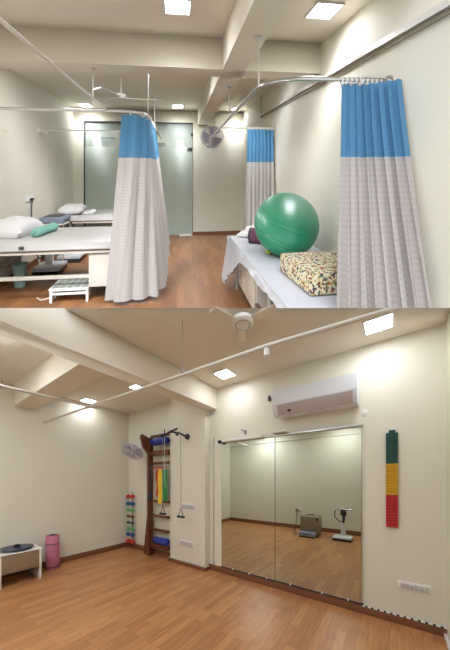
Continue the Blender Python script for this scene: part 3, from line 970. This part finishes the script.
# ---------------------------------------------------------------- pillows, couches
def pillow_bm(cx, cy, cz, lx, ly, h, rotz=0.0, tilt=0.0):
    bm = B()
    n = 18
    def f(s, q, sg):
        x = s * 2 - 1; y = q * 2 - 1
        e = max(0, (1 - abs(x) ** 3.2)) * max(0, (1 - abs(y) ** 3.2))
        pin = 1 - 0.10 * (1 - abs(y) ** 2) * abs(x) ** 3
        pin2 = 1 - 0.08 * (1 - abs(x) ** 2) * abs(y) ** 3
        z = sg * h / 2 * e ** 0.5 * (1 + 0.12 * noise.noise(Vector((x * 2 + cx, y * 2, sg))))
        return Vector((x * lx / 2 * pin, y * ly / 2 * pin2, z))
    gr = {}
    for sg in (1, -1):
        for i in range(n + 1):
            for j in range(n + 1):
                edge = i in (0, n) or j in (0, n)
                if sg == -1 and edge:
                    gr[(sg, i, j)] = gr[(1, i, j)]
                else:
                    gr[(sg, i, j)] = bm.verts.new(f(i / n, j / n, sg))
    for sg in (1, -1):
        for i in range(n):
            for j in range(n):
                q = [gr[(sg, i, j)], gr[(sg, i + 1, j)], gr[(sg, i + 1, j + 1)], gr[(sg, i, j + 1)]]
                if sg == -1:
                    q.reverse()
                bm.faces.new(q)
    M_ = Matrix.Translation((cx, cy, cz)) @ Matrix.Rotation(rotz, 4, 'Z') @ Matrix.Rotation(tilt, 4, 'Y')
    bmesh.ops.transform(bm, matrix=M_, verts=bm.verts)
    return bm


def couch(u0, u1, v0, v1, top, label, full=True):
    t = thing('treatment_couch', label, 'couch', ((u0 + u1) / 2, (v0 + v1) / 2, 0), 'treatment couches')
    mk('mattress', box(B(), u0, u1, v0, v1, top - 0.085, top, 0.018, 3), CREAMV, t)
    b = box(B(), u0 + 0.01, u1 - 0.01, v0 + 0.015, v1 - 0.015, top - 0.118, top - 0.087, 0.003)
    mk('frame', b, BROWNF, t)
    mk('edge_rail', box(B(), u0, u1, v0 - 0.004, v0 + 0.02, top - 0.115, top - 0.098, 0.002), BEDMETAL, t)
    for u in (u0 + 0.06, u1 - 0.09):
        for v in (v0 + 0.05, v1 - 0.07):
            b = B(); tube(b, [(u, v, top - 0.115), (u - (0.02 if u < (u0 + u1) / 2 else 0), v, 0)], 0.018, 10)
            mk('leg', b, BEDMETAL, t)
    b = box(B(), u0 + 0.02, u1 - 0.30, v0 + 0.035, v0 + 0.065, 0.225, 0.26, 0.004)
    box(b, u0 + 0.02, u0 + 0.05, v0 + 0.05, v1 - 0.05, 0.225, 0.26, 0.004)
    mk('stretcher', b, BEDMETAL, t)
    c = mk('cabinet', box(B(), u1 - 0.42, u1 - 0.03, v0 + 0.03, v1 - 0.08, 0.135, top - 0.12, 0.004), CABW, t)
    mk('cabinet_door', box(B(), u1 - 0.415, u1 - 0.035, v0 + 0.018, v0 + 0.03, 0.14, top - 0.125, 0.003), CABW, c)
    return t


couch(-1.90, -0.45, 3.46, 4.36, 0.595, 'nearer cream treatment couch on the left with teal towel')
couch(-1.90, -0.45, 5.55, 6.40, 0.575, 'farther cream treatment couch in front of the frosted glass')
mk('couch_tag', box(B(), -1.50, -1.455, 3.448, 3.459, 0.535, 0.565, 0.003), DARK, None, 'small grey tag on the edge of the nearer left couch', 'tag')

mk('pillow', pillow_bm(-1.735, 3.93, 0.672, 0.37, 0.54, 0.22, R(-6), R(6)), LINEN, None,
   'white pillow on the nearer left couch at the left edge', 'pillow', 'pillows')
mk('pillow', pillow_bm(-1.70, 5.84, 0.655, 0.38, 0.50, 0.17, R(6), R(0)), LINEN, None,
   'white pillow on the farther couch by the frosted glass', 'pillow', 'pillows')
b = B()
ball(b, (-1.43, 5.76, 0.60), 0.07, 16, (1.2, 0.8, 0.5)); ball(b, (-1.37, 5.78, 0.62), 0.06, 16, (0.8, 1.0, 0.7)); ball(b, (-1.50, 5.74, 0.595), 0.05, 16, (1.4, 0.8, 0.45))
mk('crumpled_cloth', b, LINEN, None, 'small crumpled white cloth beside the pillow on the farther couch', 'cloth')

# teal towel
t = thing('rolled_towel', 'rolled teal towel lying on the nearer left couch', 'towel', (-1.44, 4.1, 0.595))
b = B()
ax0, ax1 = Vector((-1.47, 3.72, 0.641)), Vector((-1.41, 4.16, 0.641))
pts, rs = [], []
for i in range(15):
    s = i / 14
    pts.append(ax0.lerp(ax1, s)); rs.append(0.046 * (1 + 0.10 * math.sin(s * 9)) * (0.8 if i in (0, 14) else 1))
tube(b, pts, rs, 18)
for v in b.verts:
    v.co += Vector((0, 0, 1)) * 0.006 * noise.noise(v.co * 25)
mk('roll', b, TEAL, t)
b = B(); tube(b, [ax0 + Vector((0.028 * (1 - i / 20) * math.cos(i * 0.7), -0.002 - 0.001 * i, 0.028 * (1 - i / 20) * math.sin(i * 0.7))) for i in range(20)], 0.006, 6)
mk('fold_edge', b, TEAL, t)

# electrotherapy machine between the couches
t = thing('therapy_machine', 'grey blue machine on a trolley between the two left couches', 'machine', (-1.66, 4.95, 0))
mk('casing', box(B(), -1.84, -1.52, 4.80, 5.12, 0.575, 0.66, 0.02), mat('slate_blue_plastic', (120, 128, 144), 0.4), t)
mk('screen', box(B(), -1.80, -1.58, 4.83, 5.08, 0.661, 0.668, 0.002), DARK, t)
mk('tray', box(B(), -1.86, -1.50, 4.78, 5.14, 0.555, 0.573, 0.004), BEDMETAL, t)
for u, v in ((-1.83, 4.81), (-1.53, 4.81), (-1.83, 5.11), (-1.53, 5.11)):
    b = B(); tube(b, [(u, v, 0), (u, v, 0.56)], 0.012, 8); mk('leg', b, BEDMETAL, t)
b = B(); tube(b, [(-1.52, 4.9, 0.62), (-1.45, 4.86, 0.60), (-1.42, 4.95, 0.45), (-1.50, 5.0, 0.3), (-1.55, 4.95, 0.45)], 0.008, 6)
mk('lead', b, BLACK, t)

# platforms under the couches
def floor_pad(u, v, label, w=0.30, d=0.36):
    t = thing('platform_scale', label, 'scale', (u, v, 0), 'platform scales under the couches')
    mk('base_pad', box(B(), u - w / 2, u + w / 2, v - d / 2, v + d / 2, 0.0, 0.05, 0.008), BLACK, t)
    mk('platform', box(B(), u - w / 2 - .005, u + w / 2 + .005, v - d / 2 - .005, v + d / 2 + .005, 0.052, 0.095, 0.012), LILAC, t)
    b = box(B(), u - 0.06, u + 0.03, v - 0.02, v + 0.05, 0.09, 0.44, 0.01)
    mk('column', b, WHITE, t)
    b = B(); tube(b, [(u - 0.10, v, 0.40), (u - 0.15, v - 0.05, 0.25), (u - 0.11, v - 0.06, 0.19), (u - 0.06, v, 0.21)], 0.01, 6)
    mk('cord', b, BLACK, t)
floor_pad(-1.60, 4.55, 'white platform scale on the floor behind the pale bin')
floor_pad(-1.50, 5.12, 'farther white platform scale under the couches, partly hidden by the first')

# step stool
t = thing('step_stool', 'low white step stool with glossy patterned top before the nearer couch', 'step stool', (-1.04, 3.75, 0))
mk('top', box(B(), -1.235, -0.865, 3.46, 3.84, 0.115, 0.143, 0.006), WHITE, t)
b = B()
for i in range(5):
    for j in range(4):
        box(b, -1.215 + i * 0.068, -1.215 + i * 0.068 + 0.058, 3.475 + j * 0.089, 3.475 + j * 0.089 + 0.078, 0.1435, 0.147)
mk('tread_tiles', b, mat('grey_green_tile', (176, 184, 176), 0.25), t)
for u in (-1.23, -0.892):
    for v in (3.465, 3.81):
        mk('leg', box(B(), u, u + 0.025, v, v + 0.025, 0, 0.115, 0.003), WHITE, t)
b = box(B(), -1.205, -0.892, 3.47, 3.485, 0.075, 0.10, 0.002)
mk('front_rail', b, WHITE, t)
for u in (-1.226, -0.888):
    mk('side_panel', box(B(), u, u + 0.012, 3.49, 3.81, 0.03, 0.115, 0.002), WHITE, t)

t = thing('waste_bin', 'pale teal bin under the left end of the nearer couch', 'bin', (-1.73, 4.02, 0))
b = B(); lathe(b, [(0.052, 0), (0.056, 0.01), (0.075, 0.245), (0.08, 0.25), (0.072, 0.25), (0.05, 0.015)], (-1.73, 4.02, 0.001), n=28)
mk('bucket', b, BIN, t)
b = B(); tube(b, [(-1.73 + 0.08 * math.cos(a), 4.02 + 0.08 * math.sin(a), 0.25) for a in [2 * PI * i / 24 for i in range(24)]], 0.006, 6, True)
mk('rim', b, BIN, t)
b = B(); tube(b, [(-1.40, 3.62, 0.008), (-1.34, 3.55, 0.008), (-1.27, 3.60, 0.008), (-1.22, 3.62, 0.008)], 0.007, 6)
mk('loose_cable', b, WHITE, None, 'short pale cable on the floor left of the step stool', 'cable')

t = thing('wall_outlet', 'white socket with black plug on the wall between the left couches', 'outlet', (UL, 4.79, 0.87))
mk('plate', box(B(), UL, UL + 0.012, 4.66, 4.90, 0.885, 0.95, 0.003), WHITE, t)
mk('plug', box(B(), UL + 0.012, UL + 0.045, 4.76, 4.81, 0.89, 0.925, 0.004), BLACK, t)
b = B(); tube(b, [(UL + 0.03, 4.785, 0.89), (UL + 0.025, 4.78, 0.8), (UL + 0.02, 4.79, 0.62)], 0.006, 6)
mk('cord', b, BLACK, t)
b = B(); lathe(b, [(0.035, 0), (0.035, 0.006), (0.015, 0.009)], (UL, 4.16, 1.77), (1, 0, 0), 22)
mk('blanking_cover', b, WALL, None, 'round painted blanking cap high on the upper left wall', 'wall cover')

# ---------------------------------------------------------------- fans of the upper room
t = thing('ceiling_fan', 'small distant ceiling fan with dark blades above the left couches', 'fan', (-0.69, 4.33, 2.2))
b = B(); tube(b, [(-0.69, 4.33, 2.24), (-0.69, 4.33, UH)], 0.01, 8); mk('down_rod', b, PIPE, t)
b = B(); lathe(b, [(0.02, -0.035), (0.06, -0.03), (0.07, 0.0), (0.055, 0.03), (0.02, 0.045)], (-0.69, 4.33, 2.22), n=24); mk('motor', b, PIPE, t)
for i in range(3):
    a = R(8) + i * 2 * PI / 3
    e = Vector((math.cos(a), math.sin(a), 0)); g = Vector((-e.y, e.x, 0))
    fn = lambda s, tt: Vector((-0.69, 4.33, 2.205)) + e * (0.06 + 0.44 * tt) + g * ((s - 0.5) * (0.06 + 0.03 * tt)) + Vector((0, 0, 0.02 * (s - 0.5)))
    mk('blade', sheet(fn, 4, 8, 0.005), PIPE, t)

t = thing('wall_fan', 'lilac grey wall fan on the back wall under the beam', 'fan', (0.68, 6.5, 1.9))
mk('bracket', box(B(), 0.60, 0.66, 6.64, 6.70, 1.78, 2.0, 0.01), LILAC, t)
b = B(); tube(b, [(0.63, 6.65, 1.88), (0.65, 6.56, 1.93), (0.66, 6.50, 1.95)], 0.025, 10); mk('neck', b, LILAC, t)
AX = Vector((0.05, -0.95, -0.3)).normalized(); sx = AX.cross(Vector((0, 0, 1))).normalized(); sy = AX.cross(sx)
FC = Vector((0.665, 6.44, 1.95))
FANL = mat('grey_lilac_fan', (212, 205, 226), 0.4)
b = B(); lathe(b, [(0.03, -0.09), (0.06, -0.08), (0.06, -0.02), (0.04, 0.0)], FC, AX, 18); mk('motor', b, FANL, t)
b = B(); cage(b, FC + AX * 0.04, 0.215, 0.045, 30, 0.003); mk('cage', b, FANL, t)
for i in range(3):
    a0 = 2 * PI * i / 3 + 0.2
    fn = lambda s, tt: FC + AX * (0.04 + 0.025 * (s - 0.5)) + (sx * math.cos(a0 + (s - 0.5) * 1.5) + sy * math.sin(a0 + (s - 0.5) * 1.5)) * (0.03 + 0.16 * tt)
    mk('blade', sheet(fn, 8, 6, 0.003), FANL, t)
b = B(); lathe(b, [(0.03, 0.02), (0.035, 0.05), (0.02, 0.09)], FC, AX, 18); mk('hub', b, FANL, t)

# ---------------------------------------------------------------- couch on the right with its load
t = thing('treatment_couch', 'treatment couch along the right wall under a pale plastic sheet', 'couch', (0.95, 2.6, 0), 'treatment couches')
mk('mattress', box(B(), 0.60, 1.30, 1.62, 3.68, 0.475, 0.555, 0.016, 3), CREAMV, t)
mk('frame', box(B(), 0.615, 1.29, 1.64, 3.66, 0.44, 0.473, 0.003), BROWNF, t)
c = mk('cabinet', box(B(), 0.63, 1.20, 2.62, 3.40, 0.14, 0.438, 0.004), CABW, t)
mk('drawer_front', box(B(), 0.618, 0.63, 2.64, 2.99, 0.15, 0.43, 0.003), CABW, c)
mk('drawer_front', box(B(), 0.618, 0.63, 3.01, 3.38, 0.15, 0.43, 0.003), CABW, c)
b = B(); tube(b, [(0.612, 3.2, 0.32), (0.604, 3.2, 0.32), (0.604, 3.2, 0.26), (0.612, 3.2, 0.26)], 0.006, 6); mk('drawer_pull', b, CHROME, c)
mk('side_rail', box(B(), 0.615, 0.645, 1.95, 2.62, 0.20, 0.235, 0.003), BROWNF, t)
for u, v in ((0.65, 3.6), (1.25, 3.6), (1.25, 2.3), (0.65, 2.3)):
    b = B(); tube(b, [(u, v, 0), (u, v, 0.44)], 0.018, 10); mk('leg', b, BEDMETAL, t)

t = thing('bed_sheet', 'crinkled pale sheet draped over the right couch and hanging at its far corner', 'sheet', (0.93, 2.6, 0.56))
def topsheet(s, q):
    v = 1.62 + 2.08 * q; u = 0.585 + 0.725 * s
    z = 0.560 + 0.004 * noise.noise(Vector((u * 14, v * 9, 0)))
    return Vector((u, v, z + 0.003))
mk('top', sheet(topsheet, 24, 60, 0.002), SHEET, t)
def sideskirt(s, q):
    v = 1.62 + 2.11 * s
    drop = 0.04 + 0.015 * math.sin(v * 9) + 0.42 * max(0, min(1, (v - 2.75) / 0.75)) ** 1.1
    k = 1 - q
    fold = 0.010 * math.sin(v * 38) * k * (0.3 + min(1, drop * 2))
    return Vector((0.585 - 0.035 * k ** 0.6 - (0.05 * k if v > 2.9 else 0.05 * k * max(0, (v - 2.4) / 0.5)) + fold, v, 0.562 - drop * k))
mk('side_drop', sheet(sideskirt, 90, 14, 0.002), PLASTIC_SHEET, t)
def endskirt(s, q):
    u = 0.56 + 0.74 * s; k = 1 - q
    return Vector((u, 3.715 + 0.03 * k + 0.014 * math.sin(u * 40) * k, 0.562 - 0.44 * k))
mk('end_drop', sheet(endskirt, 40, 10, 0.002), PLASTIC_SHEET, t)

t = thing('exercise_ball', 'large green exercise ball resting on the right couch', 'ball', (0.925, 2.78, 0.56))
bc = Vector((0.925, 2.76, 0.835))
b = B(); ball(b, bc, 0.272, 48); mk('ball', b, GREENBALL, t)
b = B()
for k in (-0.35, -0.2, 0.2, 0.35):
    a_ = Vector((0.25, -0.3, 0.92)).normalized(); s_ = a_.cross(Vector((1, 0, 0))).normalized(); u_ = a_.cross(s_)
    rr = math.sqrt(1 - k * k) * 0.2722
    tube(b, [bc + a_ * k * 0.2722 + (s_ * math.cos(x) + u_ * math.sin(x)) * rr for x in [2 * PI * i / 60 for i in range(60)]], 0.0016, 5, True)
mk('moulded_rib', b, GREENBALL, t)

t = thing('patchwork_cushion', 'rectangular patchwork block cushion at the front of the right couch', 'cushion', (0.95, 2.15, 0.565))
b = box(B(), 0.745, 1.19, 1.85, 2.36, 0.566, 0.70, 0.022, 3)
rot(b, (0.95, 2.15, 0.6), R(3)); mk('body', b, PATCH, t)
b = B(); tube(b, [(0.753, 1.858, 0.692), (1.182, 1.858, 0.692), (1.182, 2.352, 0.692), (0.753, 2.352, 0.692)], 0.006, 6, True)
rot(b, (0.95, 2.15, 0.6), R(3)); mk('piping', b, PATCH, t)

t = thing('massage_roller', 'plum and black foam roller behind the green ball', 'roller', (0.79, 3.3, 0.56))
a_ = Vector((0.55, -0.30, 0)).normalized(); c0 = Vector((0.735, 3.32, 0.640))
b = B(); lathe(b, [(0.045, 0), (0.076, 0.0), (0.076, 0.36), (0.045, 0.36)], c0, a_, 28); mk('body', b, PURPLE, t)
b = B(); lathe(b, [(0.04, -0.003), (0.078, -0.003), (0.078, 0.016), (0.04, 0.016)], c0, a_, 28); mk('end_ring', b, BLACK, t)
b = B(); lathe(b, [(0.044, -0.006), (0.044, 0.002)], c0, a_, 24); mk('core', b, PURPLE, t)
t = thing('massage_ball', 'tiny yellow green ball on the couch beside the green ball', 'ball', (0.795, 2.88, 0.56))
b = B(); ball(b, (0.80, 2.85, 0.592), 0.030, 18); mk('ball', b, mat('lime_rubber', (186, 196, 40), 0.4), t)
b = B()
for i in range(22):
    a1 = i * 2.4; z = 1 - 2 * (i + .5) / 22; r_ = math.sqrt(1 - z * z)
    ball(b, Vector((0.80, 2.85, 0.592)) + Vector((r_ * math.cos(a1), r_ * math.sin(a1), z)) * 0.030, 0.005, 8)
mk('spikes', b, MATS['lime_rubber'], t)
b = B()
ball(b, (0.74, 3.60, 0.60), 0.06, 18, (1.1, 1.2, 0.65)); ball(b, (0.80, 3.62, 0.63), 0.06, 18, (1.1, 1.0, 0.9)); ball(b, (0.69, 3.62, 0.585), 0.035, 14, (1.2, 1.2, 0.7)); ball(b, (0.87, 3.6, 0.645), 0.07, 16, (1, 1, 1.0))
mk('crumpled_towel', b, LINEN, None, 'crumpled white towel at the far end of the right couch', 'towel')
b = B(); tube(b, [(0.05, 6.62, 0.02), (0.17, 6.58, 0.03), (0.28, 6.62, 0.02)], 0.022, 8)
mk('door_stopper', b, WHITE, None, 'small white cloth on the floor in front of the glass door', 'cloth')
